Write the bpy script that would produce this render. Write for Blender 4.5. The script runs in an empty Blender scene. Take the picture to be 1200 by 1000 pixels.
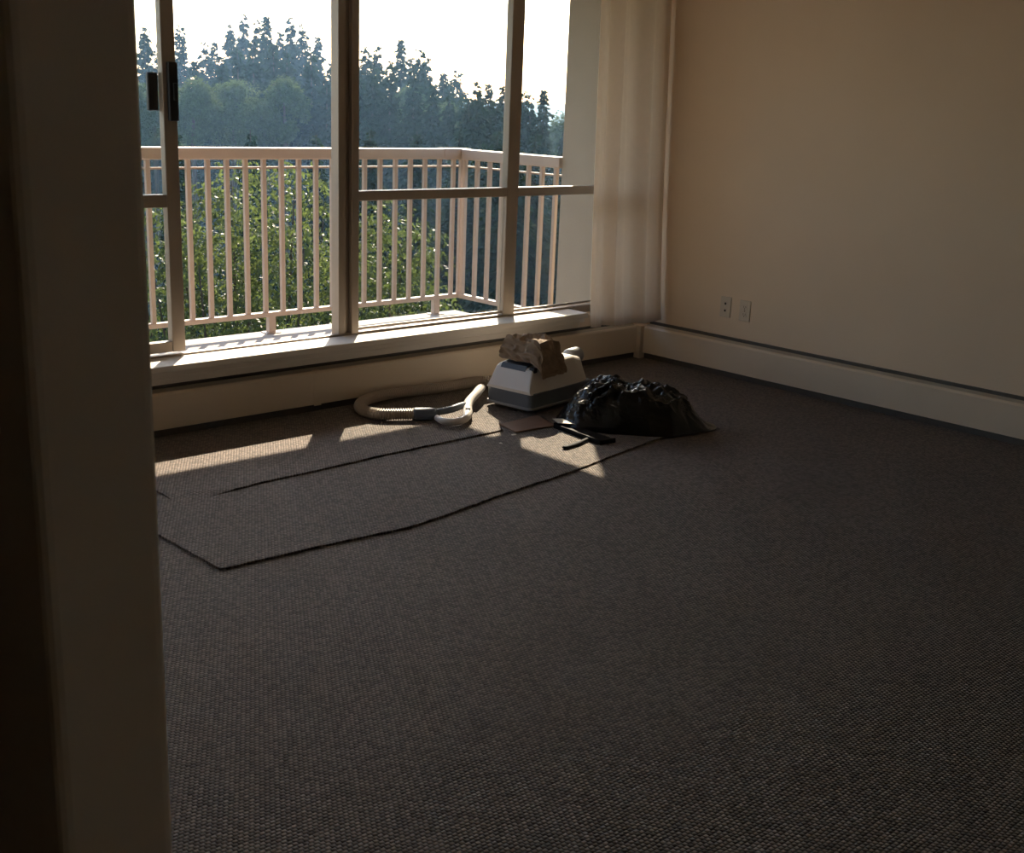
import bpy, bmesh, math, random
import numpy as np
from mathutils import Vector, Matrix

# ------------------------------------------------------------------ camera, sky, sun, exposure
S = bpy.context.scene
COL = S.collection

def rot3(a, b, c):
    Rz = np.array([[math.cos(a), -math.sin(a), 0], [math.sin(a), math.cos(a), 0], [0, 0, 1]])
    Rx = np.array([[1, 0, 0], [0, math.cos(b), math.sin(b)], [0, -math.sin(b), math.cos(b)]])
    Ry = np.array([[math.cos(c), 0, math.sin(c)], [0, 1, 0], [-math.sin(c), 0, math.cos(c)]])
    return Rz @ Rx @ Ry

CAM = np.array([-5.448, -4.692, 1.45])
R_ = rot3(-0.75417653, 0.26581791, -0.03879784)      # columns: right, forward, up
cam_d = bpy.data.cameras.new('camera')
cam = bpy.data.objects.new('camera', cam_d)
COL.objects.link(cam)
m = Matrix.Identity(4)
for i in range(3):
    m[i][0] = R_[i, 0]; m[i][1] = R_[i, 2]; m[i][2] = -R_[i, 1]; m[i][3] = CAM[i]
cam.matrix_world = m
cam_d.sensor_width = 36.0
cam_d.lens = 1378.93 / 1200 * 36.0
cam_d.clip_start = 0.05
cam_d.clip_end = 5000
cam_d.dof.use_dof = True
cam_d.dof.focus_distance = 4.6
cam_d.dof.aperture_fstop = 15.0
S.camera = cam

SUN_EL = math.radians(36.0)
SUN_AZ = math.radians(40.9)          # from +Y towards +X
w = bpy.data.worlds.new('sky'); S.world = w; w.use_nodes = True
nt = w.node_tree; nt.nodes.clear()
sky = nt.nodes.new('ShaderNodeTexSky'); sky.sky_type = 'NISHITA'
sky.sun_disc = False; sky.sun_elevation = SUN_EL; sky.sun_rotation = SUN_AZ
sky.altitude = 0; sky.air_density = 1.0; sky.dust_density = 1.2; sky.ozone_density = 1.0
bg = nt.nodes.new('ShaderNodeBackground'); bg.inputs['Strength'].default_value = 0.44
wo = nt.nodes.new('ShaderNodeOutputWorld')
nt.links.new(sky.outputs[0], bg.inputs[0]); nt.links.new(bg.outputs[0], wo.inputs[0])

sun_d = bpy.data.lights.new('sun', 'SUN'); sun = bpy.data.objects.new('sun', sun_d); COL.objects.link(sun)
sun_d.energy = 13.0; sun_d.angle = math.radians(0.53); sun_d.color = (1.0, 0.86, 0.68)
sdir = Vector((-math.sin(SUN_AZ) * math.cos(SUN_EL), -math.cos(SUN_AZ) * math.cos(SUN_EL), -math.sin(SUN_EL)))
sun.rotation_euler = sdir.to_track_quat('-Z', 'Y').to_euler(); sun.location = (4, 6, 9)

S.view_settings.view_transform = 'Standard'; S.view_settings.look = 'None'
S.view_settings.gamma = 1.0; S.view_settings.use_curve_mapping = False
S.view_settings.exposure = 0.3
S.cycles.use_denoising = True
S.cycles.max_bounces = 10; S.cycles.diffuse_bounces = 6; S.cycles.transparent_max_bounces = 12

rng = np.random.default_rng(7); random.seed(7)

# ------------------------------------------------------------------ helpers
MATS = {}
def mat(name, col, rough=0.6, spec=0.4, metal=0.0, vary=0.0, vscale=8.0, bump=0.0, bscale=40.0, trans=0.0, sheen=0.0, stretch=None, coat=0.0):
    """procedural principled material: noise varies the colour a little, noise bump gives fine relief"""
    if name in MATS: return MATS[name]
    M = bpy.data.materials.new(name); M.use_nodes = True
    n = M.node_tree.nodes; L = M.node_tree.links
    p = n['Principled BSDF']; out = n['Material Output']
    p.inputs['Base Color'].default_value = (*col, 1); p.inputs['Roughness'].default_value = rough
    p.inputs['Specular IOR Level'].default_value = spec; p.inputs['Metallic'].default_value = metal
    if sheen: p.inputs['Sheen Weight'].default_value = sheen
    if coat: p.inputs['Coat Weight'].default_value = coat
    tc = n.new('ShaderNodeTexCoord'); src = tc.outputs['Object']
    if stretch:
        mp = n.new('ShaderNodeMapping'); mp.inputs['Scale'].default_value = stretch
        L.new(src, mp.inputs[0]); src = mp.outputs[0]
    if vary:
        t = n.new('ShaderNodeTexNoise'); t.inputs['Scale'].default_value = vscale; t.inputs['Detail'].default_value = 4
        L.new(src, t.inputs['Vector'])
        r = n.new('ShaderNodeMapRange'); r.inputs[3].default_value = 1 - vary; r.inputs[4].default_value = 1 + vary
        r.inputs[1].default_value = 0.25; r.inputs[2].default_value = 0.75
        L.new(t.outputs['Fac'], r.inputs[0])
        v = n.new('ShaderNodeVectorMath'); v.operation = 'SCALE'; v.inputs[0].default_value = col
        L.new(r.outputs[0], v.inputs['Scale']); L.new(v.outputs[0], p.inputs['Base Color'])
    if bump:
        t2 = n.new('ShaderNodeTexNoise'); t2.inputs['Scale'].default_value = bscale; t2.inputs['Detail'].default_value = 3
        L.new(src, t2.inputs['Vector'])
        b = n.new('ShaderNodeBump'); b.inputs['Strength'].default_value = bump; b.inputs['Distance'].default_value = 0.01
        L.new(t2.outputs['Fac'], b.inputs['Height']); L.new(b.outputs[0], p.inputs['Normal'])
    if trans:
        tr = n.new('ShaderNodeBsdfTranslucent')
        if vary: L.new(v.outputs[0], tr.inputs['Color'])
        else: tr.inputs['Color'].default_value = (*col, 1)
        mx = n.new('ShaderNodeMixShader'); mx.inputs[0].default_value = trans
        L.new(p.outputs[0], mx.inputs[1]); L.new(tr.outputs[0], mx.inputs[2]); L.new(mx.outputs[0], out.inputs[0])
    MATS[name] = M
    return M

def tag(o, label=None, cat=None, group=None, kind=None):
    if label: o['label'] = label
    if cat: o['category'] = cat
    if group: o['group'] = group
    if kind: o['kind'] = kind
    return o

def empty(name, loc=(0, 0, 0), rz=0.0):
    o = bpy.data.objects.new(name, None); COL.objects.link(o)
    o.location = loc; o.rotation_euler = (0, 0, rz); o.empty_display_size = 0.1
    return o

def obj(name, me, material, parent=None, smooth=False):
    if isinstance(me, bmesh.types.BMesh):
        bm = me; me = bpy.data.meshes.new(name); bm.normal_update(); bm.to_mesh(me); bm.free()
    o = bpy.data.objects.new(name, me); COL.objects.link(o)
    if material and not me.materials: me.materials.append(material)
    if smooth: me.polygons.foreach_set('use_smooth', [True] * len(me.polygons))
    if parent: o.parent = parent
    return o

def pyd(name, verts, faces):
    me = bpy.data.meshes.new(name); me.from_pydata([tuple(map(float, v)) for v in verts], [], faces); me.update()
    return me

def box(bm, x0, x1, y0, y1, z0, z1, bev=0.0, seg=2):
    vs = [bm.verts.new(p) for p in ((x0, y0, z0), (x1, y0, z0), (x1, y1, z0), (x0, y1, z0), (x0, y0, z1), (x1, y0, z1), (x1, y1, z1), (x0, y1, z1))]
    fs = [bm.faces.new([vs[i] for i in f]) for f in ((3, 2, 1, 0), (4, 5, 6, 7), (0, 1, 5, 4), (1, 2, 6, 5), (2, 3, 7, 6), (3, 0, 4, 7))]
    if bev:
        es = list({e for f in fs for e in f.edges})
        bmesh.ops.bevel(bm, geom=es, offset=bev, segments=seg, profile=0.5, affect='EDGES')

def boxo(name, dims, material, parent=None, bev=0.0, seg=2):
    bm = bmesh.new(); box(bm, *dims, bev=bev, seg=seg)
    return obj(name, bm, material, parent)

def struct(o): o['kind'] = 'structure'; return o

def loft(sections, cap=True):
    """sections: list of equally long closed rings of points"""
    V = []; F = []; n = len(sections[0])
    for s in sections: V += list(s)
    for k in range(len(sections) - 1):
        for i in range(n):
            j = (i + 1) % n
            F.append((k * n + i, k * n + j, (k + 1) * n + j, (k + 1) * n + i))
    if cap:
        F.append(tuple(range(n - 1, -1, -1))); F.append(tuple((len(sections) - 1) * n + i for i in range(n)))
    return V, F

def sweep(path, radii, n=12):
    P = np.array(path, float); T = np.gradient(P, axis=0); T /= np.linalg.norm(T, axis=1)[:, None]
    up = np.array([0, 0, 1.0]); rings = []
    for i in range(len(P)):
        u = np.cross(T[i], up)
        if np.linalg.norm(u) < 1e-3: u = np.array([1.0, 0, 0])
        u /= np.linalg.norm(u); v = np.cross(u, T[i])
        r = radii[i] if hasattr(radii, '__len__') else radii
        rx, ry = r if isinstance(r, tuple) else (r, r)
        rings.append([P[i] + u * math.cos(a) * rx + v * math.sin(a) * ry for a in np.linspace(0, 2 * math.pi, n, endpoint=False)])
    return loft(rings)

def spline(pts, n):
    """Catmull-Rom resampled evenly"""
    P = np.array(pts, float); P = np.vstack([2 * P[0] - P[1], P, 2 * P[-1] - P[-2]]); out = []
    for i in range(1, len(P) - 2):
        for t in np.linspace(0, 1, 24, endpoint=False):
            a, b, c, d = P[i - 1:i + 3]
            out.append(0.5 * (2 * b + (c - a) * t + (2 * a - 5 * b + 4 * c - d) * t * t + (3 * b - a - 3 * c + d) * t ** 3))
    out.append(P[-2]); out = np.array(out)
    s = np.r_[0, np.cumsum(np.linalg.norm(np.diff(out, axis=0), axis=1))]
    q = np.linspace(0, s[-1], n)
    return np.stack([np.interp(q, s, out[:, k]) for k in range(3)], 1)

def copy_tree(o, parent=None):
    c = o.copy(); COL.objects.link(c)
    if parent: c.parent = parent
    for ch in list(o.children): copy_tree(ch, c)
    return c

# ------------------------------------------------------------------ materials
WALL = mat('wall_paint', (0.73, 0.58, 0.435), 0.7, 0.25, vary=0.03, vscale=2.0, bump=0.06, bscale=60)
CEIL = mat('ceiling_paint', (0.78, 0.71, 0.62), 0.9, 0.1, vary=0.03, vscale=2.0)
PART = mat('partition_paint', (0.76, 0.75, 0.73), 0.6, 0.3, vary=0.03, vscale=3.0, bump=0.04, bscale=80)
HEAT = mat('heater_enamel', (0.66, 0.55, 0.425), 0.4, 0.5, vary=0.03, vscale=5.0)
HEATIN = mat('heater_fins_and_shade', (0.10, 0.09, 0.08), 0.6, 0.3, vary=0.1, vscale=40)  # fin tube tone; its darkness also stands in for shade inside the casing
SILL = mat('sill_paint', (0.72, 0.67, 0.61), 0.6, 0.2, vary=0.05, vscale=6, stretch=(1, 8, 8))
ALU = mat('window_aluminium', (0.32, 0.265, 0.215), 0.42, 0.5, metal=0.25, vary=0.05, vscale=5, stretch=(6, 6, 1))
BLACKP = mat('black_plastic', (0.015, 0.016, 0.02), 0.45, 0.4, vary=0.1, vscale=20)
RAIL = mat('railing_paint', (0.40, 0.31, 0.255), 0.45, 0.4, vary=0.05, vscale=6, bump=0.05, bscale=80)
DECK = mat('balcony_deck_membrane', (0.40, 0.385, 0.37), 1.0, 0.0, vary=0.08, vscale=5, bump=0.1, bscale=30)
STUC = mat('exterior_stucco', (0.34, 0.295, 0.24), 0.85, 0.15, vary=0.04, vscale=6, bump=0.15, bscale=50)
CURT = mat('curtain_cloth', (0.86, 0.77, 0.67), 0.85, 0.1, vary=0.02, vscale=30, bump=0.03, bscale=300, trans=0.55)

def carpet_mat():
    M = bpy.data.materials.new('loop_carpet'); M.use_nodes = True
    n = M.node_tree.nodes; L = M.node_tree.links; p = n['Principled BSDF']
    g = n.new('ShaderNodeNewGeometry'); sx = n.new('ShaderNodeSeparateXYZ'); L.new(g.outputs['Position'], sx.inputs[0])
    def math_(op, a, b=None, c=None):
        k = n.new('ShaderNodeMath'); k.operation = op
        for i, v in enumerate((a, b, c)):
            if v is None: continue
            if isinstance(v, (int, float)): k.inputs[i].default_value = v
            else: L.new(v, k.inputs[i])
        return k.outputs[0]
    wob = n.new('ShaderNodeTexNoise'); wob.inputs['Scale'].default_value = 25; wob.inputs['Detail'].default_value = 2
    L.new(g.outputs['Position'], wob.inputs['Vector'])
    wv = math_('MULTIPLY', math_('SUBTRACT', wob.outputs['Fac'], 0.5), 0.006)
    v = math_('DIVIDE', math_('ADD', sx.outputs[1], wv), 0.0105)
    row = math_('FLOOR', v); fv = math_('FRACT', math_('ADD', v, 1000.0))
    u = math_('ADD', math_('DIVIDE', math_('ADD', sx.outputs[0], wv), 0.0125), math_('MULTIPLY', row, 0.5))
    fu = math_('FRACT', math_('ADD', u, 1000.0))
    def hump(f):
        k = math_('SUBTRACT', math_('MULTIPLY', f, 2.0), 1.0); return math_('SUBTRACT', 1.0, math_('MULTIPLY', k, k))
    h = math_('POWER', math_('MULTIPLY', hump(fu), hump(fv)), 0.6)
    fine = n.new('ShaderNodeTexNoise'); fine.inputs['Scale'].default_value = 420; fine.inputs['Detail'].default_value = 2
    L.new(g.outputs['Position'], fine.inputs['Vector'])
    hh = math_('ADD', h, math_('MULTIPLY', fine.outputs['Fac'], 0.35))
    b = n.new('ShaderNodeBump'); b.inputs['Strength'].default_value = 1.0; b.inputs['Distance'].default_value = 0.006
    L.new(hh, b.inputs['Height']); L.new(b.outputs[0], p.inputs['Normal'])
    # yarn colour: dark joints between the loops and blotchy wear
    cr = n.new('ShaderNodeMix'); cr.data_type = 'RGBA'
    cr.inputs['A'].default_value = (0.026, 0.020, 0.017, 1); cr.inputs['B'].default_value = (0.215, 0.168, 0.135, 1)
    L.new(h, cr.inputs['Factor'])
    big = n.new('ShaderNodeTexNoise'); big.inputs['Scale'].default_value = 1.6; big.inputs['Detail'].default_value = 4
    L.new(g.outputs['Position'], big.inputs['Vector'])
    cell = n.new('ShaderNodeCombineXYZ'); L.new(math_('FLOOR', u), cell.inputs[0]); L.new(row, cell.inputs[1])
    wn = n.new('ShaderNodeTexWhiteNoise'); wn.noise_dimensions = '2D'; L.new(cell.outputs[0], wn.inputs['Vector'])
    tuft = math_('ADD', math_('MULTIPLY', wn.outputs['Value'], 0.8), 0.6)          # every tuft a little lighter or darker
    sc = n.new('ShaderNodeVectorMath'); sc.operation = 'SCALE'
    L.new(cr.outputs['Result'], sc.inputs[0]); L.new(math_('MULTIPLY', tuft, math_('ADD', math_('MULTIPLY', big.outputs['Fac'], 0.4), 0.8)), sc.inputs['Scale'])
    L.new(sc.outputs[0], p.inputs['Base Color'])
    p.inputs['Roughness'].default_value = 0.75; p.inputs['Specular IOR Level'].default_value = 0.25
    p.inputs['Sheen Weight'].default_value = 0.15; p.inputs['Sheen Roughness'].default_value = 0.5
    return M
CARPET = carpet_mat()

def glass_mat():
    M = bpy.data.materials.new('window_glass'); M.use_nodes = True
    n = M.node_tree.nodes; L = M.node_tree.links; n.remove(n['Principled BSDF'])
    t = n.new('ShaderNodeBsdfTransparent'); t.inputs[0].default_value = (0.95, 0.965, 0.96, 1)
    gl = n.new('ShaderNodeBsdfGlossy'); gl.inputs['Roughness'].default_value = 0.02
    f = n.new('ShaderNodeLayerWeight'); pw = n.new('ShaderNodeMath'); pw.operation = 'POWER'; pw.inputs[1].default_value = 5.0
    L.new(f.outputs['Facing'], pw.inputs[0])
    ad = n.new('ShaderNodeMath'); ad.operation = 'MULTIPLY_ADD'; ad.inputs[1].default_value = 0.9; ad.inputs[2].default_value = 0.03; L.new(pw.outputs[0], ad.inputs[0])
    mx = n.new('ShaderNodeMixShader'); L.new(ad.outputs[0], mx.inputs[0]); L.new(t.outputs[0], mx.inputs[1]); L.new(gl.outputs[0], mx.inputs[2])
    L.new(mx.outputs[0], n['Material Output'].inputs[0]); return M
GLASS = glass_mat()

# ------------------------------------------------------------------ room shell
CZ = 2.44
struct(boxo('floor', (-7.2, 0.15, -6.9, 0.14, -0.12, 0.0), CARPET))
struct(boxo('ceiling', (-7.2, 0.15, -6.9, 0.14, CZ, CZ + 0.12), CEIL))
struct(boxo('wall_right', (0.0, 0.16, -6.9, 0.14, 0.0, CZ), WALL))
struct(boxo('wall_back', (-7.2, 0.16, -7.02, -6.9, 0.0, CZ), WALL))
struct(boxo('wall_hall', (-7.32, -7.2, -7.02, 0.14, 0.0, CZ), WALL))
# window wall: below the sill, above the head, beside the window
WX0, WX1, WZ0, WZ1 = -4.55, -0.10, 0.335, 2.30
bm = bmesh.new()
box(bm, -7.2, 0.0, -0.015, 0.14, -0.12, 0.292)
box(bm, -7.2, 0.0, -0.015, 0.14, WZ1, CZ)
box(bm, WX1, 0.0, -0.015, 0.14, 0.300, WZ1)
box(bm, -7.2, WX0, -0.015, 0.14, 0.300, WZ1)
struct(obj('wall_window', bm, WALL))
# partition whose end shows beside the camera
struct(boxo('wall_left', (-5.063, -4.943, -3.65, -0.015, 0.0, CZ), PART, bev=0.012, seg=3))

# sill board with its moulded nose
sill = bmesh.new(); box(sill, WX0 - 0.05, -0.585, -0.118, 0.05, 0.298, 0.326, bev=0.004)
struct(obj('trim_1', sill, SILL)); bpy.data.objects['trim_1']['label'] = 'pale painted window sill board catching the sun'
apron = bmesh.new(); box(apron, WX0 - 0.05, -0.575, -0.080, -0.015, 0.266, 0.298, bev=0.004); box(apron, WX0 - 0.05, -0.575, -0.045, -0.015, 0.228, 0.266, bev=0.003)
struct(obj('trim_2', apron, SILL)); bpy.data.objects['trim_2']['label'] = 'stepped apron moulding under the window sill'

# ------------------------------------------------------------------ window
win = struct(empty('window_1', (0, 0, 0))); win['label'] = 'wide sliding window with brown aluminium frame and transom bar'
FY0, FY1 = 0.045, 0.115
boxo('head_rail', (WX0, WX1, FY0, FY1, WZ1 - 0.05, WZ1), ALU, win, 0.003)
boxo('bottom_track', (WX0, WX1, 0.05, 0.085, 0.292, 0.335), ALU, win, 0.003)
boxo('jamb', (WX0, WX0 + 0.05, FY0, FY1, 0.345, WZ1 - 0.05), ALU, win, 0.003)
boxo('jamb', (WX1 - 0.05, WX1, FY0, FY1, 0.345, WZ1 - 0.05), ALU, win, 0.003)
# centre mullion: a set back stile, a fin and the proud stile of the fixed light
cm = bmesh.new()
box(cm, -2.183, -2.142, 0.052, FY1, 0.327, WZ1 - 0.05, bev=0.003)
box(cm, -2.142, -2.100, 0.075, FY1, 0.327, WZ1 - 0.05)
box(cm, -2.110, -2.068, 0.046, FY1, 0.327, WZ1 - 0.05, bev=0.003)
obj('mullion', cm, ALU, win)
boxo('mullion', (-1.096, -1.012, 0.05, 0.10, 0.327, WZ1 - 0.05), ALU, win, 0.004)
boxo('transom', (-2.068, -1.096, 0.05, 0.10, 0.978, 1.026), ALU, win, 0.004)
boxo('transom', (-1.012, WX1 - 0.05, 0.05, 0.10, 0.978, 1.026), ALU, win, 0.004)
for (a, b) in ((-2.068, -1.096), (-1.012, WX1 - 0.05)):
    boxo('pane', (a, b, 0.072, 0.078, 0.345, 0.978), GLASS, win)
    boxo('pane', (a, b, 0.072, 0.078, 1.026, WZ1 - 0.05), GLASS, win)
# glazing beads along the panes
for (a, b) in ((-2.068, -1.096), (-1.012, WX1 - 0.05)):
    boxo('glazing_bead', (a, b, 0.060, 0.070, 0.345, 0.357), ALU, win)
# the slid-back sash
sash = boxo('sliding_sash', (-3.063, -3.001, 0.052, 0.095, 0.345, WZ1 - 0.05), ALU, win, 0.004)
boxo('sash_rail', (-3.95, -3.063, 0.055, 0.092, 0.345, 0.392), ALU, sash, 0.003)
boxo('sash_rail', (-3.95, -3.063, 0.055, 0.092, 0.975, 1.030), ALU, sash, 0.003)
boxo('sash_rail', (-3.95, -3.063, 0.055, 0.092, WZ1 - 0.10, WZ1 - 0.05), ALU, sash, 0.003)
boxo('sash_stile', (-4.01, -3.95, 0.052, 0.095, 0.345, WZ1 - 0.05), ALU, sash, 0.003)
boxo('pane', (-3.95, -3.063, 0.070, 0.076, 0.392, 0.975), GLASS, sash)
boxo('pane', (-3.95, -3.063, 0.070, 0.076, 1.030, WZ1 - 0.10), GLASS, sash)
lt = bmesh.new()
box(lt, -3.046, -3.004, 0.028, 0.053, 1.335, 1.575, bev=0.005); box(lt, -3.030, -3.012, 0.018, 0.03, 1.42, 1.49, bev=0.004)
ltc = obj('latch', lt, BLACKP, sash); ltc['label'] = 'black latch handle'
boxo('latch_pull', (-3.108, -3.062, 0.094, 0.115, 1.375, 1.53), BLACKP, sash, 0.005)
# exterior drip below the frame
boxo('exterior_flashing', (WX0, WX1, 0.085, 0.165, 0.292, 0.300), STUC, win, 0.002)

# ------------------------------------------------------------------ baseboard heaters
def heater(name, x0, x1, breaks, along):
    """casing along +X at y=0 (room towards -y); along='y' is turned to the right wall by the caller"""
    t = empty(name)
    prof = [(-0.070, 0.036), (-0.070, 0.188), (-0.064, 0.197), (-0.056, 0.199), (-0.054, 0.196), (-0.061, 0.193), (-0.066, 0.186), (-0.066, 0.036)]
    bs = [x0] + breaks + [x1]
    for a, b in zip(bs[:-1], bs[1:]):
        V, F = loft([[(a + 0.0012, y, z) for y, z in prof], [(b - 0.0012, y, z) for y, z in prof]])
        obj('front_panel', pyd('front_panel', V, F), HEAT, t)
    top = [(-0.056, 0.190), (-0.025, 0.205), (-0.025, 0.208), (-0.0565, 0.193)]
    V, F = loft([[(x0, y, z) for y, z in top], [(x1, y, z) for y, z in top]])
    obj('damper_flap', pyd('damper_flap', V, F), mat('damper_enamel', (0.42, 0.37, 0.30), 0.45, 0.5, vary=0.04, vscale=5), t)
    boxo('back_plate', (x0, x1, -0.0155, -0.002, 0.02, 0.222), HEATIN, t)  # plate coloured dark to paint the shade inside the top slot
    boxo('fin_tube', (x0 + 0.02, x1 - 0.02, -0.056, -0.022, 0.07, 0.13), HEATIN, t)
    boxo('toe_gap_shade', (x0, x1, -0.055, -0.015, 0.001, 0.03), HEATIN, t)  # dark strip painted in for the shaded gap below the front panel
    for b in breaks:
        cov = [(-0.0715, 0.030), (-0.0715, 0.189), (-0.064, 0.199), (-0.052, 0.202), (-0.052, 0.200), (-0.0655, 0.195), (-0.070, 0.187), (-0.070, 0.030)]
        V, F = loft([[(b - 0.02, y, z) for y, z in cov], [(b + 0.02, y, z) for y, z in cov]])
        obj('joint_cover', pyd('joint_cover', V, F), HEAT, t)
    return t
h1 = heater('baseboard_heater', -4.90, -0.095, [-2.39], 'x'); h1.location = (0, 0, 0)
tag(h1, 'long beige baseboard heater under the window sill', 'heater')
h2 = heater('baseboard_heater', 0.095, 6.85, [3.6], 'y'); h2.rotation_euler.z = -math.pi / 2
tag(h2, 'beige baseboard heater along the bare wall with the outlets', 'heater')
cp = bmesh.new(); box(cp, -0.100, -0.012, -0.100, -0.012, 0.001, 0.2, bev=0.003)
cpo = obj('corner_cover', cp, HEAT, h1)

# ------------------------------------------------------------------ wall plates
PLATE = mat('plate_plastic', (0.60, 0.51, 0.41), 0.35, 0.5, vary=0.02)
DARKH = mat('plate_hole_dark', (0.05, 0.04, 0.035), 0.6, 0.3, vary=0.05)
def plate(y, z, duplex):
    t = empty('outlet_plate' if duplex else 'jack_plate', (0, y, z))
    boxo('cover', (-0.006, 0.0, -0.037, 0.037, -0.059, 0.059), PLATE, t, 0.003)
    if duplex:
        for s in (-1, 1):
            f = boxo('socket', (-0.0085, -0.005, -0.017, 0.017, s * 0.021 - 0.015, s * 0.021 + 0.015), PLATE, t, 0.0015)
            for q in (-0.007, 0.006): boxo('slot', (-0.0089, -0.0082, q - 0.0012, q + 0.0012, s * 0.021 - 0.003, s * 0.021 + 0.008), DARKH, f)
            boxo('ground_hole', (-0.0089, -0.0082, -0.0025, 0.0025, s * 0.021 - 0.011, s * 0.021 - 0.006), DARKH, f)
        boxo('screw', (-0.0075, -0.0055, -0.003, 0.003, -0.003, 0.003), DARKH, t, 0.0005)
    else:
        for s in (-1, 1):
            f = boxo('jack', (-0.0078, -0.005, -0.011, 0.011, s * 0.02 - 0.011, s * 0.02 + 0.011), PLATE, t, 0.001)
            boxo('jack_hole', (-0.0084, -0.0075, -0.006, 0.006, s * 0.02 - 0.006, s * 0.02 + 0.006), DARKH, f)
    return t
tag(plate(-0.640, 0.388, False), 'cream wall plate with two dark jack holes nearer the curtain', 'wall plate')
tag(plate(-0.775, 0.385, True), 'cream duplex power outlet on the wall right of the jack plate', 'outlet')

# ------------------------------------------------------------------ curtain
def curtain():
    bot = spline([(-0.575, -0.130, 0), (-0.510, -0.136, 0), (-0.420, -0.155, 0), (-0.330, -0.180, 0), (-0.220, -0.190, 0), (-0.120, -0.185, 0), (-0.022, -0.190, 0)], 160)
    top = spline([(-0.635, -0.125, 0), (-0.550, -0.125, 0), (-0.430, -0.12, 0), (-0.320, -0.10, 0), (-0.220, -0.105, 0), (-0.120, -0.10, 0), (-0.022, -0.09, 0)], 160)
    zs = np.linspace(0.243, 2.36, 40); V = []
    s = np.linspace(0, 1, 160)
    # pleats: irregular spacing, deeper at the top, relaxing downwards
    ph = 2 * math.pi * (3.1 * s + 0.25 * np.sin(5 * s) + 0.06 * np.sin(17 * s + 1))
    for z in zs:
        f = (z - 0.243) / (2.36 - 0.243); f2 = f ** 0.6
        P = bot * (1 - f2) + top * f2
        T = np.gradient(P, axis=0); T /= np.linalg.norm(T, axis=1)[:, None]
        N = np.stack([T[:, 1], -T[:, 0], T[:, 2]], 1)
        amp = 0.022 + 0.010 * f
        wv = np.sin(ph + 0.5 * f) + 0.35 * np.sin(2 * ph + 1.2 + 0.8 * f)
        env = np.minimum(1, np.minimum(s / 0.05, (1 - s) / 0.22))
        Q = P + N * (amp * wv * env)[:, None] + T * (0.006 * np.cos(ph * 2) * env)[:, None]
        Q[:, 0] = np.minimum(Q[:, 0], -0.008)
        Q[:, 2] = z
        V += [tuple(q) for q in Q]
    F = [(j * 160 + i, j * 160 + i + 1, (j + 1) * 160 + i + 1, (j + 1) * 160 + i) for j in range(39) for i in range(159)]
    o = obj('curtain', pyd('curtain', V, F), CURT, None, True)
    return o
cu = curtain(); tag(cu, 'off-white pleated curtain gathered at the window end by the corner', 'curtain')
sd = cu.modifiers.new('thickness', 'SOLIDIFY'); sd.thickness = 0.0015
ct = empty('curtain_track', (0, 0, 0)); tag(ct, 'slim white curtain track under the ceiling above the window', 'curtain track')
boxo('rail', (WX0, -0.03, -0.13, -0.10, 2.38, 2.40), SILL, ct, 0.003)
for x in (-4.2, -2.8, -1.4, -0.3): boxo('bracket', (x - 0.015, x + 0.015, -0.125, -0.015, 2.40, 2.43), SILL, ct, 0.002)

# ------------------------------------------------------------------ balcony
RY, RX = 1.75, 0.018
struct(boxo('balcony_floor', (-6.6, 0.075, 0.14, 1.84, -0.20, 0.0), DECK, bev=0.03, seg=3))
struct(boxo('balcony_ceiling', (-6.6, 0.06, 0.14, 1.80, 2.315, 2.50), STUC))
struct(boxo('wall_fin', (0.0, 0.22, 0.14, 0.735, -0.4, 2.6), STUC))
rail = empty('balcony_railing', (0, 0, 0)); tag(rail, 'pinkish beige metal balcony railing with slim balusters', 'railing')
boxo('top_rail', (-6.5, RX + 0.045, RY - 0.045, RY + 0.045, 1.080, 1.150), RAIL, rail, 0.008)
boxo('top_rail', (RX - 0.045, RX + 0.045, 0.735, RY - 0.046, 1.078, 1.148), RAIL, rail, 0.008)
boxo('corner_sleeve', (RX - 0.19, RX + 0.048, RY - 0.048, RY + 0.048, 1.077, 1.153), RAIL, rail, 0.006)
boxo('upper_channel', (-6.5, RX + 0.02, RY + 0.016, RY + 0.036, 1.022, 1.034), RAIL, rail)
boxo('upper_channel', (RX + 0.016, RX + 0.036, 0.735, RY + 0.015, 1.022, 1.034), RAIL, rail)
boxo('bottom_rail', (-6.5, RX + 0.02, RY - 0.02, RY + 0.02, 0.105, 0.135), RAIL, rail, 0.003)
boxo('bottom_rail', (RX - 0.02, RX + 0.02, 0.735, RY - 0.021, 0.105, 0.135), RAIL, rail, 0.003)
bal = bmesh.new(); box(bal, -0.0135, 0.0135, -0.0135, 0.0135, 0.128, 1.085, bev=0.002, seg=1)
b0 = obj('baluster', bal, RAIL, rail)
places = []
x = -0.0535
while x > -6.4: places.append((x, RY)); x -= 0.1262
y = 1.7090 - 0.005
while y > 0.76: places.append((RX, y)); y -= 0.1288
places.append((RX, RY))
for i, (px, py) in enumerate(places):
    o = b0 if i == 0 else b0.copy()
    if i: COL.objects.link(o)
    o.location = (px, py, 0); o.parent = rail
for x in (-5.9, -4.42, -2.97, -1.532, -0.19):
    p = boxo('post', (x - 0.024, x + 0.024, RY - 0.02, RY + 0.02, 0.0, 0.106), RAIL, rail, 0.002)
    boxo('foot_plate', (x - 0.05, x + 0.05, RY - 0.04, RY + 0.04, 0.0, 0.006), RAIL, p, 0.001)

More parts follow.
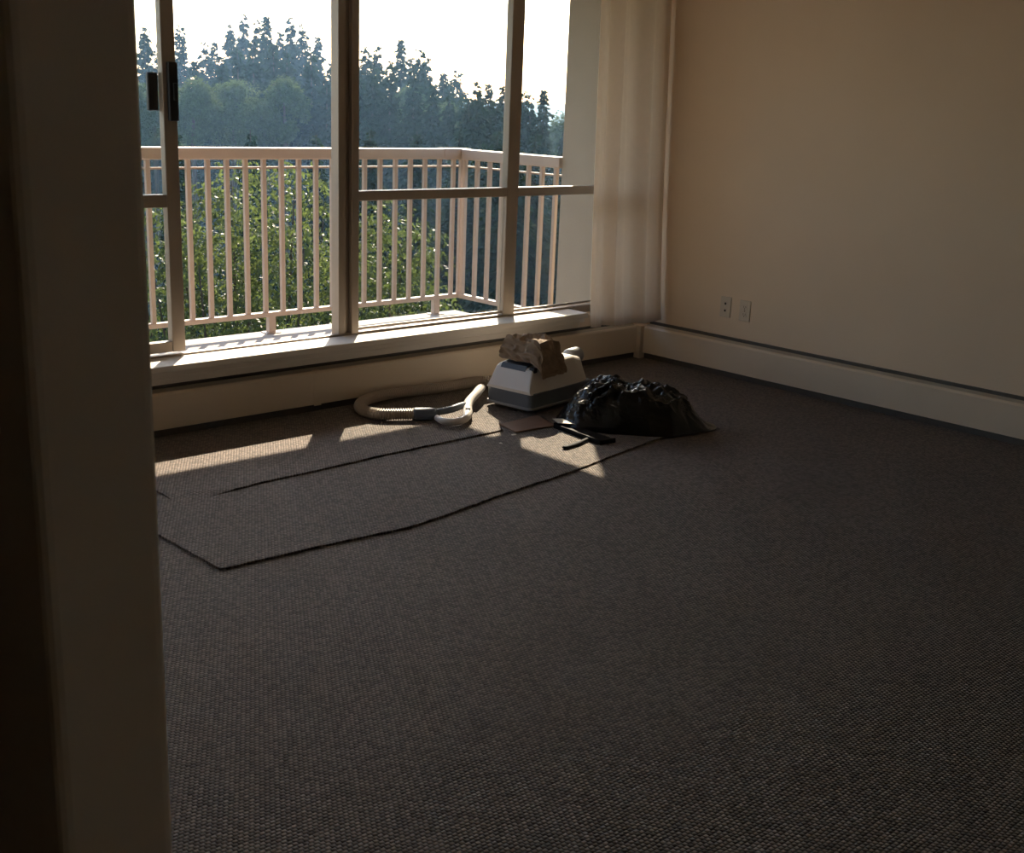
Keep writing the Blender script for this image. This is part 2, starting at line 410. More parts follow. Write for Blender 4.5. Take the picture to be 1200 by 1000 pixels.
# ------------------------------------------------------------------ loose carpet lengths on the floor
def slab_poly(name, pts, z0, z1, wob=0.004):
    P = []
    for a, b in zip(pts, pts[1:] + pts[:1]):
        a = np.array(a); b = np.array(b); n = max(2, int(np.linalg.norm(b - a) / 0.03))
        for t in np.linspace(0, 1, n, endpoint=False):
            q = a + (b - a) * t
            if wob: q = q + rng.normal(0, wob * 0.35, 2) + wob * np.array([math.sin(q[1] * 9), math.sin(q[0] * 7)])
            P.append(q)
    n = len(P)
    V = [(q[0], q[1], z0) for q in P] + [(q[0], q[1], z1) for q in P]
    F = [tuple(range(n - 1, -1, -1)), tuple(range(n, 2 * n))] + [(i, (i + 1) % n, n + (i + 1) % n, n + i) for i in range(n)]
    return pyd(name, V, F)
A = obj('carpet_piece', slab_poly('carpet_piece', [(-3.735, -1.552), (-3.03, -1.606), (-2.2, -1.50), (-1.373, -1.365), (-1.20, -0.80), (-1.12, -0.16), (-3.80, -0.16), (-3.755, -1.20)], 0.0005, 0.008), CARPET)
tag(A, 'larger loose length of brown loop carpet lying under the vacuum cleaner', 'carpet')
B = obj('carpet_piece', slab_poly('carpet_piece', [(-3.552, -0.936), (-3.13, -0.886), (-2.60, -0.872), (-1.905, -0.862), (-1.80, -0.5), (-1.75, -0.17), (-3.60, -0.17), (-3.55, -0.80)], 0.0082, 0.0155), CARPET)
tag(B, 'smaller brown carpet length on top of the other, under the vacuum hose', 'carpet')

for v in B.data.vertices:                      # this corner has sunk flush into the pile below
    if v.co.z > 0.01:
        q = math.hypot(v.co.x + 3.48, (v.co.y + 0.925) * 1.5); v.co.z -= 0.0066 * max(0.0, 1 - (q / 0.17) ** 4)

# ------------------------------------------------------------------ canister vacuum
VWHITE = mat('vacuum_shell_white', (0.66, 0.62, 0.58), 0.35, 0.5, vary=0.03, vscale=10)
VGREY = mat('vacuum_base_slate', (0.11, 0.13, 0.16), 0.45, 0.45, vary=0.08, vscale=15)
VLITE = mat('vacuum_trim_grey', (0.27, 0.28, 0.30), 0.35, 0.5, vary=0.04, vscale=15)
HOSE = mat('hose_beige_vinyl', (0.40, 0.335, 0.275), 0.45, 0.45, vary=0.06, vscale=20)
vac = empty('canister_vacuum', (-1.632, -0.595, 0.008), math.atan2(0.14, 0.99))
tag(vac, 'white canister vacuum cleaner with slate grey base beside the black bag', 'vacuum cleaner')
def rr(s, hb, ht, z0, z1, r=0.025, n=5):
    """cross section across the body: bottom wide, top narrower, rounded shoulders"""
    pts = [(-hb, z0)]
    for a in np.linspace(math.pi, math.pi / 2, n): pts.append((-ht + r + r * math.cos(a), z1 - r + r * math.sin(a)))
    for a in np.linspace(math.pi / 2, 0, n): pts.append((ht - r + r * math.cos(a), z1 - r + r * math.sin(a)))
    pts.append((hb, z0))
    return [(s, y, z) for y, z in pts][::-1]
secs = [rr(0.000, 0.140, 0.134, 0.098, 0.112, 0.006), rr(0.012, 0.142, 0.128, 0.098, 0.14, 0.012), rr(0.040, 0.143, 0.117, 0.098, 0.205, 0.016),
        rr(0.052, 0.143, 0.114, 0.098, 0.216, 0.018), rr(0.14, 0.144, 0.118, 0.098, 0.228, 0.022), rr(0.26, 0.144, 0.120, 0.098, 0.240, 0.026),
        rr(0.38, 0.142, 0.118, 0.098, 0.240, 0.03), rr(0.45, 0.134, 0.106, 0.098, 0.222, 0.03), rr(0.495, 0.115, 0.085, 0.098, 0.180, 0.03), rr(0.515, 0.09, 0.06, 0.098, 0.13, 0.015)]
V, F = loft(secs); body = obj('upper_shell', pyd('upper_shell', V, F), VWHITE, vac)
def ring(z, g, r=0.03):
    pts = []
    for cx, cy, a0 in ((0.48 + g, 0.115 + g, 0), (0.03 - g, 0.115 + g, 90), (0.03 - g, -0.115 - g, 180), (0.48 + g, -0.115 - g, 270)):
        for a in np.linspace(a0, a0 + 90, 5):
            pts.append((cx + r * math.cos(math.radians(a)), cy + r * math.sin(math.radians(a)), z))
    return pts
V, F = loft([ring(0.016, -0.012), ring(0.024, -0.001), ring(0.10, 0.0), ring(0.104, -0.003)]); obj('base', pyd('base', V, F), VGREY, vac)
V, F = loft([ring(0.020, 0.003), ring(0.030, 0.004), ring(0.033, 0.001)]); obj('bumper', pyd('bumper', V, F), VLITE, vac)
# dark latch recess on the sloped front edge and hose socket
V, F = loft([[(0.036, -0.070, 0.199), (0.036, 0.085, 0.199), (0.050, 0.085, 0.223), (0.050, -0.070, 0.223)], [(0.110, -0.060, 0.200), (0.110, 0.075, 0.200), (0.110, 0.075, 0.233), (0.110, -0.060, 0.233)]])
obj('front_latch', pyd('front_latch', V, F), mat('latch_blue_grey', (0.07, 0.085, 0.11), 0.3, 0.5, vary=0.05), vac)
boxo('latch_button', (0.045, 0.075, -0.118, -0.085, 0.195, 0.222), BLACKP, vac, 0.006)
# round grey cord reel cap at the rear
V, F = loft([[(0.43 + q, r * math.cos(a) - 0.03, 0.212 + r * math.sin(a)) for a in np.linspace(0, 2 * math.pi, 20, endpoint=False)] for q, r in ((0, 0.03), (0.012, 0.040), (0.085, 0.042), (0.098, 0.036), (0.105, 0.022))])
rc = obj('rear_cap', pyd('rear_cap', V, F), VLITE, vac, True)
for sx, sy in ((0.08, 1), (0.08, -1), (0.42, 1), (0.42, -1)):
    V, F = sweep([(sx, sy * 0.10 - 0.012, 0.018), (sx, sy * 0.10 + 0.012, 0.018)], 0.018, 14); obj('wheel', pyd('wheel', V, F), BLACKP, vac)
for i in range(4):
    boxo('vent_slot', (0.30 + i * 0.022, 0.310 + i * 0.022, -0.06, 0.06, 0.2385, 0.2415), VGREY, body)
# ribbed hose lying along the heater and curling back to the wand handle (a part of the vacuum)
def local(P):
    mi = Matrix.Translation(vac.location) @ Matrix.Rotation(vac.rotation_euler.z, 4, 'Z'); mi.invert()
    return [tuple(mi @ Vector(p)) for p in P]
hz = 0.0155 + 0.0300
hp = spline([(-1.40, -0.40, 0.07), (-1.37, -0.25, 0.055), (-1.44, -0.165, 0.045), (-1.58, -0.160, hz), (-1.70, -0.165, hz), (-1.83, -0.145, hz), (-1.97, -0.125, hz), (-2.08, -0.130, hz), (-2.18, -0.165, hz),
             (-2.262, -0.235, hz), (-2.300, -0.325, hz), (-2.285, -0.405, hz), (-2.215, -0.465, hz), (-2.120, -0.520, hz)], 540)
rad = [0.0252 + 0.0030 * (1 if (i // 2) % 2 else -1) for i in range(540)]
V, F = sweep(local(hp), rad, 12); obj('hose', pyd('hose', V, F), HOSE, vac)
V, F = sweep(local(spline([(-2.150, -0.503, hz), (-2.105, -0.530, hz), (-2.055, -0.562, hz)], 10)), [0.0285, 0.0298, 0.0298, 0.0298, 0.0298, 0.0298, 0.0298, 0.029, 0.028, 0.024], 14); obj('hose_cuff', pyd('hose_cuff', V, F), VGREY, vac, True)
V, F = sweep(local(spline([(-2.07, -0.553, hz + .004), (-1.99, -0.575, hz + .012), (-1.92, -0.565, hz + .016), (-1.87, -0.545, hz + .012)], 14)), 0.017, 12); obj('handle_bridge', pyd('handle_bridge', V, F), VGREY, vac, True)
grip = spline([(-2.085, -0.60, hz - .006), (-2.100, -0.665, hz - .006), (-2.065, -0.705, hz - .006), (-2.005, -0.700, hz - .004), (-1.940, -0.650, hz), (-1.86, -0.555, hz + .004), (-1.79, -0.49, hz + .01), (-1.70, -0.43, hz + .018), (-1.640, -0.385, hz + .022), (-1.59, -0.345, hz + .022)], 40)
gr = [(0.013 + 0.010 * min(1, i / 16), 0.014 + 0.007 * min(1, i / 16)) for i in range(40)]
V, F = sweep(local(grip), gr, 14); gh = obj('wand_handle', pyd('wand_handle', V, F), VWHITE, vac, True)
boxo('suction_slide', (0, 0.035, -0.011, 0.011, -0.004, 0.006), VGREY, gh, 0.003)
sl = gh.children[0]; sl.location = Vector(local([(-1.93, -0.640, hz + .021)])[0]); sl.rotation_euler.z = math.radians(42)

# ------------------------------------------------------------------ crumpled things
from mathutils import noise as mnoise
def crumple(bm, amp, scale, seed, ridged=True):
    for v in bm.verts:
        p = v.co * scale + Vector((seed, seed * 1.7, -seed))
        d = mnoise.noise_vector(p)
        r = abs(mnoise.noise(p * 1.6 + Vector((9, 3, 5)))) if ridged else 0
        v.co += (d * 0.8 + v.normal * (0.5 - 2.2 * r)) * amp

# brown paper bag slumped over the vacuum's front edge
PAPER = mat('kraft_paper', (0.25, 0.18, 0.125), 0.8, 0.2, vary=0.12, vscale=30, bump=0.25, bscale=60)
pb = bmesh.new()
bmesh.ops.create_cube(pb, size=1.0)
bmesh.ops.subdivide_edges(pb, edges=pb.edges[:], cuts=11, use_grid_fill=True)
for v in pb.verts:
    x, y, z = v.co
    # bag: pinched top, side apron hanging over the shell's right side
    k = 1 - 0.25 * max(0, z) + 0.12 * max(0, -z)
    X = x * 0.17 * k; Y = y * 0.245 * k - 0.012; Z = (z + 0.5) * 0.105
    Z += 0.012 * math.sin(9 * y + 4 * x) * (z + .5)
    if y < -0.36: Z -= (-(y + 0.36) / 0.14) * 0.060 * (0.6 - z) * 0.9; Y -= (0.5 - z) * 0.022
    if x < -0.30 and z < 0: X -= 0.01
    v.co = (X, Y, Z)
pb.normal_update(); crumple(pb, 0.0075, 20, 3.1); pb.normal_update(); crumple(pb, 0.0035, 50, 8.2)
pbag = obj('paper_bag', pb, PAPER); pbag.location = Vector(vac.matrix_basis @ Vector((0.150, -0.006, 0.240))); pbag.rotation_euler.z = vac.rotation_euler.z
tag(pbag, 'crumpled brown paper bag slumped on top of the vacuum cleaner', 'paper bag')

# black refuse bag
PLASTIC = mat('black_bag_film', (0.005, 0.005, 0.005), 0.24, 0.32, vary=0.1, vscale=20, bump=0.12, bscale=30)
U = np.array([0.73, -0.685]); W = np.array([0.685, 0.73]); O = np.array([-1.335, -1.105])
def bag_h(u):
    xs = [-0.36, -0.30, -0.24, -0.17, -0.08, 0.0, 0.07, 0.16, 0.24, 0.29, 0.345, 0.40]
    hs = [0.02, 0.105, 0.16, 0.20, 0.222, 0.198, 0.205, 0.192, 0.182, 0.17, 0.07, 0.012]
    return float(np.interp(u, xs, hs))
V = []; NR, NA = 60, 200
for i in range(NR + 1):
    r = i / NR
    for j in range(NA):
        a = 2 * math.pi * j / NA
        c, s = math.cos(a), math.sin(a)
        Ru = 0.345 * (1 + 0.05 * math.sin(3 * a + 1)); Rw = 0.215 * (1 + 0.06 * math.sin(4 * a))
        uu = math.copysign(abs(c) ** (0.6 if c > 0 else 0.85), c) * Ru * r; ww = math.copysign(abs(s) ** 0.85, s) * Rw * r
        if c > 0.8: uu += (c - 0.8) / 0.2 * 0.075 * r ** 6; 
        prof = (1 - r ** 5) ** 0.8
        z = 0.93 * bag_h(uu) * prof
        # gathered folds running down from the crown
        z += 0.014 * math.sin(11 * a + 6 * r + 2 * math.sin(3 * a)) * r * (1 - r) * 3.0
        p = Vector((uu, ww, z)) * 11
        ed = min(1, 4 * (1 - r))
        rid = lambda q: 1 - 2.2 * abs(mnoise.noise(q))                     # sharp creases
        z += (0.016 * rid(p * .8) + 0.011 * rid(p * 1.9 + Vector((4, 1, 7))) + 0.002 * rid(p * 4.2)) * ed - 0.014 * ed
        d = mnoise.noise_vector(p * 0.9) * 0.012 + Vector((1, 1, 0)) * (0.006 * rid(p * 2.7 + Vector((2, 2, 2)))) * ed
        uu += d.x; ww += d.y
        q = O + U * uu + W * ww
        V.append((q[0], q[1], max(0.009, z + 0.009) if r < 1 else 0.009))
F = [(i * NA + j, (i + 1) * NA + j, (i + 1) * NA + (j + 1) % NA, i * NA + (j + 1) % NA) for i in range(NR) for j in range(NA)]
F.append(tuple(NR * NA + j for j in range(NA - 1, -1, -1)))
rb = obj('rubbish_bag', pyd('rubbish_bag', V, F), PLASTIC)
tag(rb, 'slumped glossy black plastic rubbish bag on the carpet', 'rubbish bag')

# black dustpan in front of the bag
PAN = mat('dustpan_plastic', (0.010, 0.010, 0.011), 0.7, 0.12, vary=0.1, vscale=20)
dp = empty('dustpan', (-1.655, -1.115, 0.008), math.radians(-6)); tag(dp, 'black plastic dustpan pushed against the rubbish bag', 'dustpan')
# tray open towards -y... floor plate, back wall, side walls
tb = bmesh.new()
box(tb, -0.040, 0.055, -0.180, 0.15, 0.0, 0.013, bev=0.001, seg=1)
box(tb, -0.040, -0.034, -0.180, 0.15, 0.0, 0.022, bev=0.001, seg=1)
box(tb, -0.040, 0.055, 0.144, 0.15, 0.0, 0.026, bev=0.001, seg=1)
box(tb, -0.040, 0.055, -0.180, -0.174, 0.0, 0.020, bev=0.001, seg=1)
obj('pan', tb, PAN, dp)
V, F = sweep(spline([(-0.030, -0.095, 0.010), (-0.09, -0.118, 0.009), (-0.16, -0.140, 0.008), (-0.225, -0.152, 0.008)], 16), [(0.010, 0.006)] * 6 + [(0.014, 0.007)] * 9 + [(0.008, 0.004)], 10)
obj('handle', pyd('handle', V, F), PAN, dp, True)
# paper on the dustpan
SHEET = mat('white_paper', (0.72, 0.66, 0.55), 0.7, 0.2, vary=0.05, vscale=30)
def sheet(name, pts, z, th, tilt=0.0):
    me = slab_poly(name, pts, z, z + th, 0.0); o = obj(name, me, SHEET); return o
s1 = sheet('paper_sheet', [(-1.672, -0.985), (-1.640, -0.915), (-1.585, -0.955), (-1.560, -1.075), (-1.590, -1.085)], 0.0345, 0.003); tag(s1, 'folded cream paper lying on the rim of the black dustpan', 'paper')

# brown board
BOARD = mat('brown_hardboard', (0.17, 0.10, 0.065), 0.6, 0.3, vary=0.1, vscale=14, stretch=(1, 6, 1))
bd = bmesh.new(); pts = [(-1.858, -0.785), (-1.890, -0.930), (-1.655, -0.955), (-1.600, -0.770)]
lo = [bd.verts.new((x, y, 0.0085)) for x, y in pts]; hi = [bd.verts.new((x, y, 0.0165)) for x, y in pts]
bd.faces.new(lo); bd.faces.new(hi[::-1])
for i in range(4): bd.faces.new((lo[i], hi[i], hi[(i + 1) % 4], lo[(i + 1) % 4]))
bmesh.ops.recalc_face_normals(bd, faces=bd.faces[:]); bmesh.ops.bevel(bd, geom=bd.edges[:], offset=0.002, segments=1, affect='EDGES')
tag(obj('brown_board', bd, BOARD), 'flat dark brown board on the carpet between vacuum and dustpan', 'board')
def scrap(x, y, z, r, label, rot=0.0, l=1.0):
    bm = bmesh.new(); n = 7; a0 = random.random() * 6
    ring_ = [bm.verts.new((x + r * l * math.cos(a0 + k * 6.283 / n) * random.uniform(.6, 1), y + r * math.sin(a0 + k * 6.283 / n) * random.uniform(.6, 1), z + random.uniform(0, 0.004))) for k in range(n)]
    c = bm.verts.new((x, y, z + 0.006))
    for k in range(n): bm.faces.new((ring_[k], ring_[(k + 1) % n], c))
    bm.faces.new(ring_[::-1])
    o = obj('paper_scrap', bm, SHEET); tag(o, label, 'paper scrap')
scrap(-1.915, -0.945, 0.008, 0.016, 'tiny white paper scrap at the near edge of the brown board')
scrap(-2.057, -1.014, 0.008, 0.012, 'tiny white paper scrap alone on the carpet beyond the board')

# ------------------------------------------------------------------ outdoors
GROUND = mat('undergrowth', (0.05, 0.07, 0.03), 0.95, 0.1, vary=0.4, vscale=0.15)
BARK = mat('bark', (0.07, 0.055, 0.045), 0.9, 0.1, vary=0.2, vscale=6)
def leafmat(name, d, t, f, ro=0.45, sp=0.4):
    M = bpy.data.materials.new(name); M.use_nodes = True
    n = M.node_tree.nodes; L = M.node_tree.links; n.remove(n['Principled BSDF'])
    tx = n.new('ShaderNodeTexNoise'); tx.inputs['Scale'].default_value = 2.2; tx.inputs['Detail'].default_value = 3
    tc = n.new('ShaderNodeTexCoord'); L.new(tc.outputs['Object'], tx.inputs['Vector'])
    r = n.new('ShaderNodeMapRange'); r.inputs[1].default_value = 0.3; r.inputs[2].default_value = 0.7; r.inputs[3].default_value = 0.65; r.inputs[4].default_value = 1.35
    L.new(tx.outputs['Fac'], r.inputs[0])
    def s(col):
        v = n.new('ShaderNodeVectorMath'); v.operation = 'SCALE'; v.inputs[0].default_value = col; L.new(r.outputs[0], v.inputs['Scale']); return v.outputs[0]
    a = n.new('ShaderNodeBsdfPrincipled'); a.inputs['Roughness'].default_value = ro; a.inputs['Specular IOR Level'].default_value = sp
    L.new(s(d), a.inputs['Base Color'])
    b = n.new('ShaderNodeBsdfTranslucent'); L.new(s(t), b.inputs[0])
    mx = n.new('ShaderNodeMixShader'); mx.inputs[0].default_value = f; L.new(a.outputs[0], mx.inputs[1]); L.new(b.outputs[0], mx.inputs[2])
    L.new(mx.outputs[0], n['Material Output'].inputs[0]); return M
LEAF = leafmat('broad_leaf', (0.050, 0.072, 0.028), (0.095, 0.125, 0.036), 0.5)
LEAF2 = leafmat('far_broad_leaf', (0.05, 0.085, 0.03), (0.07, 0.095, 0.035), 0.4, 0.8, 0.1)
NEEDLE = leafmat('needle', (0.018, 0.035, 0.020), (0.015, 0.03, 0.012), 0.25, 0.9, 0.05)

# ground falling away below the building, wooded slope, far hills
gv = []; gf = []; NX, NY = 60, 60
for j in range(NY):
    for i in range(NX):
        d = 6 + 900 * (j / (NY - 1)) ** 2.2; a = math.radians(-25 + 130 * i / (NX - 1))
        z = -11 + 1.2 * mnoise.noise(Vector((d * .02, a * 4, 0))) + (0.02 * max(0, d - 60) if d < 400 else 6.8 - (d - 400) * .05)
        gv.append((CAM[0] + d * math.sin(a), CAM[1] + d * math.cos(a), z))
for j in range(NY - 1):
    for i in range(NX - 1): gf.append((j * NX + i, j * NX + i + 1, (j + 1) * NX + i + 1, (j + 1) * NX + i))
g = obj('ground', pyd('ground', gv, gf), GROUND, None, True); struct(g)

def far_hill():
    V = []; F = []; N = 80
    for j in range(9):
        for i in range(N):
            a = math.radians(20 + 45 * i / (N - 1)); d = 560 + j * 20
            peak = 2 + 4 * mnoise.noise(Vector((a * 9, 3.3, 0))) + 10 * max(0, (a - math.radians(46))) / math.radians(10)
            z = -16 + (peak + 16) * math.sin(math.pi / 2 * min(1, j / 6)) + 0.8 * mnoise.noise(Vector((a * 60, j, 1)))
            V.append((CAM[0] + d * math.sin(a), CAM[1] + d * math.cos(a), z))
    for j in range(8):
        for i in range(N - 1): F.append((j * N + i, j * N + i + 1, (j + 1) * N + i + 1, (j + 1) * N + i))
    o = obj('hill', pyd('hill', V, F), GROUND, None, True); struct(o)
far_hill()

def cards(P, D, Nn, ln, wd):
    """diamond leaves: base P, direction D, side vector Nn, lengths, widths"""
    n = len(P); V = np.empty((n, 4, 3)); ln = np.broadcast_to(ln, n)[:, None]; wd = np.broadcast_to(wd, n)[:, None]
    V[:, 0] = P; V[:, 1] = P + D * ln * 0.45 + Nn * wd * 0.5; V[:, 2] = P + D * ln; V[:, 3] = P + D * ln * 0.45 - Nn * wd * 0.5
    return V.reshape(-1, 3)
def cards_mesh(name, V):
    n = len(V) // 4; me = bpy.data.meshes.new(name); me.vertices.add(n * 4); me.vertices.foreach_set('co', V.astype(np.float32).ravel())
    me.loops.add(n * 4); me.loops.foreach_set('vertex_index', np.arange(n * 4, dtype=np.int32))
    me.polygons.add(n); me.polygons.foreach_set('loop_start', np.arange(0, n * 4, 4, dtype=np.int32)); me.update(calc_edges=True); me.validate(); return me
def unit(a): return a / np.maximum(1e-6, np.linalg.norm(a, axis=-1, keepdims=True))
def rand_dir(n): return unit(rng.normal(size=(n, 3)))

def conifer(seed, H=20.0, R=3.0, n_b=820):
    """unit conifer with its tip at z=0 and foot at z=-H: branches spiral up the stem, each a drooping spray"""
    global rng; rng = np.random.default_rng(seed)
    Ps, Ds, Ns, Ls, Ws = [], [], [], [], []
    lump = rng.uniform(0, 6, 4)
    for k in range(n_b):
        f = (k / n_b) ** 0.72; z = -0.1 - f * H * 0.86 + rng.normal(0, .12)
        a = k * 2.39996 + rng.normal(0, .3)
        rr_ = R * (0.25 * f ** 0.6 + 0.75 * f) * (0.86 + 0.2 * math.sin(3 * z * .35 + lump[0]) * math.sin(a + lump[1])) + 0.10
        L_ = rr_ * rng.uniform(0.55, 1.12) * (1.25 if rng.random() < .12 else 1); nc = int(7 + L_ * 13)
        t = rng.uniform(0.05, 1, nc) ** .8; dirh = np.array([math.cos(a), math.sin(a), 0])
        lift = rng.uniform(.05, .35); dr = rng.uniform(.35, .65)
        base = np.stack([dirh[0] * t * L_, dirh[1] * t * L_, z + lift * t * L_ - dr * (t ** 2) * L_], 1) + rng.normal(0, .05, (nc, 3))
        side = np.array([-dirh[1], dirh[0], 0]); sg = rng.choice([-1, 1], nc)
        D = unit(dirh * rng.uniform(0.2, 1.0, nc)[:, None] + side * (sg * rng.uniform(0.2, 1.1, nc))[:, None] + np.array([0, 0, -1]) * rng.uniform(0.0, 1.1, nc)[:, None])
        Ps.append(base); Ds.append(D); Ns.append(unit(np.cross(D, rand_dir(nc))))
        Ls.append(rng.uniform(0.28, 0.70, nc) * (0.45 + 0.55 * min(1, L_ / 1.6))); Ws.append(rng.uniform(0.10, 0.24, nc))
    P, D, N_, L_, W_ = map(np.concatenate, (Ps, Ds, Ns, Ls, Ws))
    fo = cards_mesh('foliage', cards(P, D, N_, L_, W_))
    V, F = sweep([(0, 0, -H - 2), (0, 0, -H * .5), (0, 0, 0.1)], [0.3, 0.17, 0.012], 7)
    return fo, pyd('trunk', V, F)
CON = [conifer(11 + i, R=r) for i, r in enumerate((3.3, 2.8, 3.7, 2.5))]
for fo, tr in CON: fo.materials.append(NEEDLE); tr.materials.append(BARK)

def broadtree(seed, R=2.4, H=5.0, n=14000, leaf=0.24):
    """unit broadleaf crown: top at z=0"""
    global rng; rng = np.random.default_rng(seed)
    lob = []
    for _ in range(46):
        q = rand_dir(1)[0]; rr_ = R * rng.uniform(.55, .95); h_ = q[2] * H * .42 - H * .45
        k_ = math.sqrt(max(.05, 1 - (abs(q[2]) * .9) ** 2))
        lob.append((q[0] * rr_ * k_, q[1] * rr_ * k_, h_, R * rng.uniform(.18, .38)))
    lob += [(0, 0, -R * .3, R * .25), (0, 0, -H * .45, R * .6)]
    idx = rng.integers(0, len(lob), n); lb = np.array(lob)[idx]
    d = rand_dir(n); r = rng.uniform(0.3, 1.1, n) ** 0.6
    P = lb[:, :3] + d * (lb[:, 3] * r)[:, None] * np.array([1, 1, 1.0])
    D = unit(d * .6 + rand_dir(n) * .7 + np.array([0, 0, -.5])); N_ = unit(np.cross(D, rand_dir(n)))
    fo = cards_mesh('foliage', cards(P, D, N_, rng.uniform(.6, 1.2, n) * leaf, rng.uniform(.5, 1.0, n) * leaf * .55))
    V, F = sweep([(0, 0, -H - 14), (0.1, 0, -H), (0, 0.1, -R * .8)], [0.35, 0.22, 0.05], 7)
    return fo, pyd('trunk', V, F)
BRO = [broadtree(31 + i, R=r) for i, r in enumerate((2.2, 2.6, 1.9))]
for fo, tr in BRO: fo.materials.append(LEAF2); tr.materials.append(BARK)

def put(kind, src, az, dist, slope, name, label, cat, group, sc=1.0):
    a = math.radians(az); fo, tr = src
    t = empty(name, (CAM[0] + dist * math.sin(a), CAM[1] + dist * math.cos(a), CAM[2] + dist * slope), random.uniform(0, 6.28)); t.scale = (sc, sc, sc)
    tag(t, label, cat, group)
    tag(obj('foliage', fo, None, t), kind='stuff'); obj('trunk', tr, None, t)
    return t
ridge = [(26.0, .0493), (27.5, .0507), (28.6, .0377), (29.0, .0406), (29.7, .0545), (30.3, .0611), (30.9, .0562), (31.3, .0621), (31.9, .0507), (32.4, .0601), (32.9, .0554), (33.6, .0482), (34.3, .0305),
         (35.8, .0408), (36.3, .0405), (37.4, .0492), (37.9, .0357), (38.3, .04), (38.6, .033), (39.4, .0248), (39.6, .021), (40.0, .0253), (35.1, .036), (26.7, .043)]
for i, (a, s) in enumerate(ridge):
    put('c', CON[i % 4], a, 84 + (i * 37 % 17) - (a - 26) * 1.2, s, 'conifer', 'tall dark conifer on the hazy ridge beyond the balcony', 'tree', 'conifers on the hazy ridge')
for i, (a, s) in enumerate([(24.5, .03), (27.0, .03), (28.1, .026), (29.3, .03), (30.0, .036), (30.7, .04), (31.6, .042), (32.2, .036), (33.3, .034), (34.0, .02), (35.4, .028), (36.1, .028), (36.9, .03), (38.0, .024), (38.9, .016), (39.7, .008), (40.4, .008)]):
    put('c', CON[(i + 1) % 4], a, 74 - (a - 26) * 1.2, s, 'conifer', 'shorter dark conifer standing before the taller conifers of the ridge', 'tree', 'shorter conifers before the ridge')
for i, (a, s) in enumerate([(41.0, .0159), (41.5, .0176), (42.2, .0167), (43.2, .0113), (43.5, .0075), (44.1, .0146), (40.6, .006), (41.9, .004), (45.2, -.012), (42.7, -.004)]):
    put('c', CON[(i + 2) % 4], a, 46 + (i * 13 % 7), s, 'conifer', 'nearer dark conifer showing above the side railing', 'tree', 'conifers above the side railing', 0.62)
for i, (a, s) in enumerate([(28.0, .0081), (29.8, .0087), (31.1, -.0053), (32.3, -.0032), (34.0, .0012), (32.1, .0123), (40.9, -.0036), (39.4, -.0025), (37.9, .0092), (44.9, -.0092), (26.3, -.0013), (36.2, .0024), (33.1, -.004), (35.2, -.006), (38.6, -.012), (25.2, .01)]):
    put('b', BRO[i % 3], a, 62 + (i * 29 % 9), s, 'broadleaf_tree', 'rounded grey green broadleaf tree below the conifer ridge', 'tree', 'broadleaf trees below the ridge', 0.62 + 0.2 * (i * 7 % 5) / 4)
for i, (a, s) in enumerate([(27.2, -.03), (30.5, -.028), (33.5, -.03), (36.0, -.026), (38.2, -.024), (40.2, -.02), (42.0, -.022), (43.8, -.024), (45.5, -.028), (34.9, -.022), (41.2, -.03), (43.0, -.03)]):
    put('c', CON[(i + 3) % 4], a, 34 + (i * 11 % 8), s, 'conifer', 'shaded lower conifer seen through the balusters', 'tree', 'lower conifers seen through the balusters', 0.6)

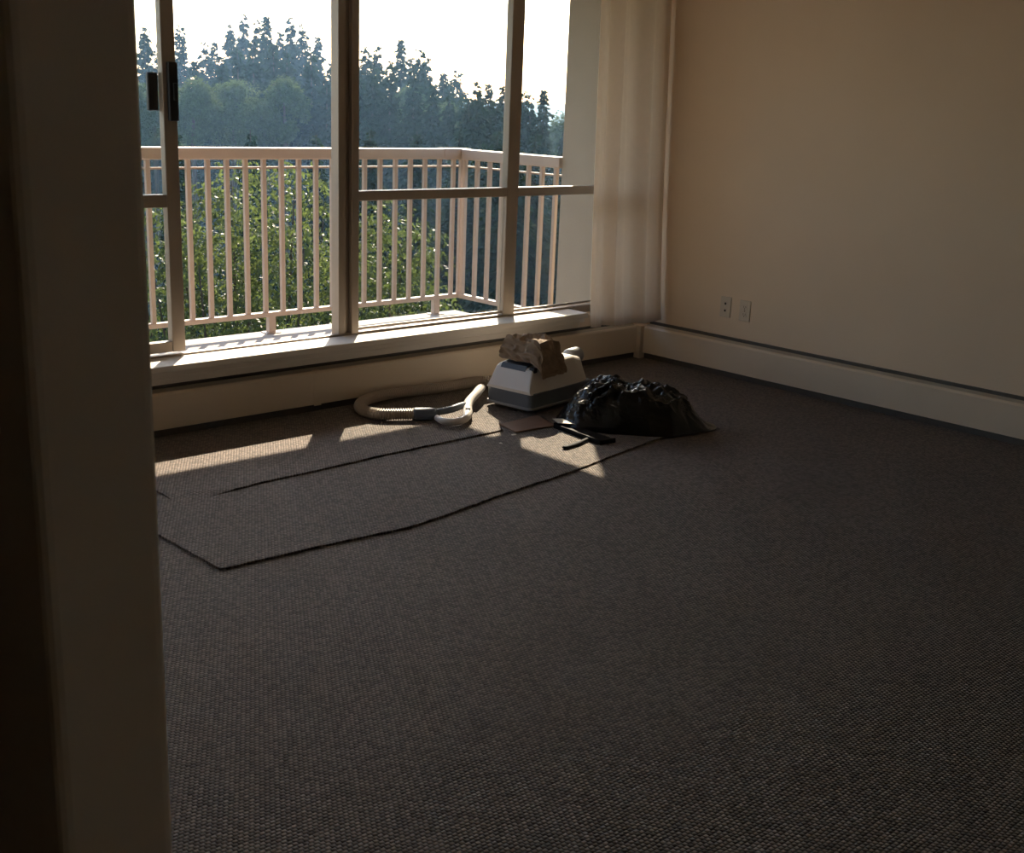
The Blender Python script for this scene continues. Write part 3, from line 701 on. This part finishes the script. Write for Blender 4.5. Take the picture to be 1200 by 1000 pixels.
# sunlit broadleaf trees close to the balcony: pointed leafy shoots
def near_tree(lobes, dist, n, seed, leaf=0.062):
    global rng; rng = np.random.default_rng(seed)
    L_ = []
    for az, tz, r, dd, wgt in lobes: L_.append((CAM[0] + (dist + dd) * math.sin(math.radians(az)), CAM[1] + (dist + dd) * math.cos(math.radians(az)), tz, r, wgt))
    L_ = np.array(L_); cen = np.array([L_[:, 0].mean(), L_[:, 1].mean(), -11.0])
    pr = L_[:, 4] / L_[:, 4].sum(); ns = n // 9
    k = rng.choice(len(L_), ns, p=pr); q = L_[k]
    f = rng.uniform(0, 1, ns) ** 0.85 * 4.4                  # depth below the tip
    rad = q[:, 3] * np.minimum(1, 0.12 + (f / 1.3) ** 0.75) * np.sqrt(rng.uniform(0.05, 1.1, ns)); an = rng.uniform(0, 2 * math.pi, ns)
    base = np.stack([q[:, 0] + rad * np.cos(an), q[:, 1] + rad * np.sin(an), q[:, 2] - f], 1) - cen
    out = np.stack([np.cos(an), np.sin(an), rng.uniform(-.2, .9, ns)], 1)
    Ps, Ds, Ns = [], [], []
    sd = unit(out + rand_dir(ns) * .5)
    for j in range(9):
        t = j / 8 * rng.uniform(.2, .34, ns)
        P = base + sd * t[:, None] + np.array([0, 0, -1]) * (t ** 2 * 1.4)[:, None]
        D = unit(sd * .4 + rand_dir(ns) * .8 + np.array([0, 0, -.75])); Ps.append(P); Ds.append(D); Ns.append(unit(np.cross(D, rand_dir(ns))))
    P, D, N_ = map(np.concatenate, (Ps, Ds, Ns)); m_ = len(P)
    fo = cards_mesh('foliage', cards(P, D, N_, rng.uniform(.7, 1.25, m_) * leaf, rng.uniform(.7, 1.1, m_) * leaf * .5))
    t = empty('leafy_tree', tuple(cen))
    tag(obj('foliage', fo, LEAF, t), kind='stuff')
    V, F = sweep([(0, 0, -1), (0.05, 0, 4), (0, 0.1, 7.5)], [0.22, 0.17, 0.08], 9); obj('trunk', pyd('trunk', V, F), BARK, t, True)
    for x, y, tz, r, wgt in L_:
        p = np.array([x, y, tz]) - cen
        V, F = sweep(spline([(0, 0, 6.0), (p[0] * .6, p[1] * .6, 7.8), (p[0], p[1], p[2] - .25)], 12), list(np.linspace(.06, .006, 12)), 6); obj('branch', pyd('branch', V, F), BARK, t, True)
    return t
t1 = near_tree([(25.0, .35, .65, 0, 1.2), (27.2, .25, .6, .2, 1.2), (28.4, .45, .5, -.3, 1), (29.6, .76, .5, 0, 1.2), (31.1, .62, .5, .5, 1), (32.5, .72, .52, -.2, 1.2), (33.9, .52, .5, .2, 1), (30.3, .25, .7, -.7, 1.2), (32.9, .1, .7, -.8, 1.2), (28.0, -.1, .7, -.8, 1.2), (26.0, -.3, .7, -.6, 1), (34.4, .0, .5, -.5, .8)], 14.0, 62000, 51)
tag(t1, 'bright sunlit leafy tree rising against the front railing', 'tree')
t2 = near_tree([(35.6, -.05, .5, .4, 1), (36.5, .22, .42, 0, 1), (37.5, .12, .5, .3, 1), (38.7, .02, .42, -.2, .9), (37.0, -.5, .7, -.6, 1.2), (38.9, -.7, .5, -.5, .9), (35.6, -.7, .6, -.5, 1)], 14.6, 36000, 52)
tag(t2, 'lower sunlit leafy tree showing near the railing corner', 'tree')
t3 = near_tree([(39.8, -2.2, .9, 0, 1), (41.0, -2.6, .8, 0, 1), (38.0, -2.4, .9, 0, 1), (42.3, -3.0, .8, 0, 1)], 15.5, 20000, 53)
tag(t3, 'low leafy tree below the balcony corner', 'tree')

# ------------------------------------------------------------------ morning haze over the trees
HZ = bpy.data.materials.new('morning_haze'); HZ.use_nodes = True
n = HZ.node_tree.nodes; n.remove(n['Principled BSDF']); vs = n.new('ShaderNodeVolumeScatter')
vs.inputs['Color'].default_value = (0.36, 0.63, 1.0, 1); vs.inputs['Density'].default_value = 0.0012; vs.inputs['Anisotropy'].default_value = 0.45
HZ.node_tree.links.new(vs.outputs[0], n['Material Output'].inputs['Volume'])
bm = bmesh.new(); box(bm, -250, 250, 0, 700, -30, 70)
hzb = obj('haze', bm, HZ); hzb.location = (CAM[0] + 18 * math.sin(math.radians(40)), CAM[1] + 22 * math.cos(math.radians(40)), 0); hzb.rotation_euler.z = -math.radians(40)
tag(hzb, 'pale blue morning haze hanging over the trees', 'haze', kind='stuff')
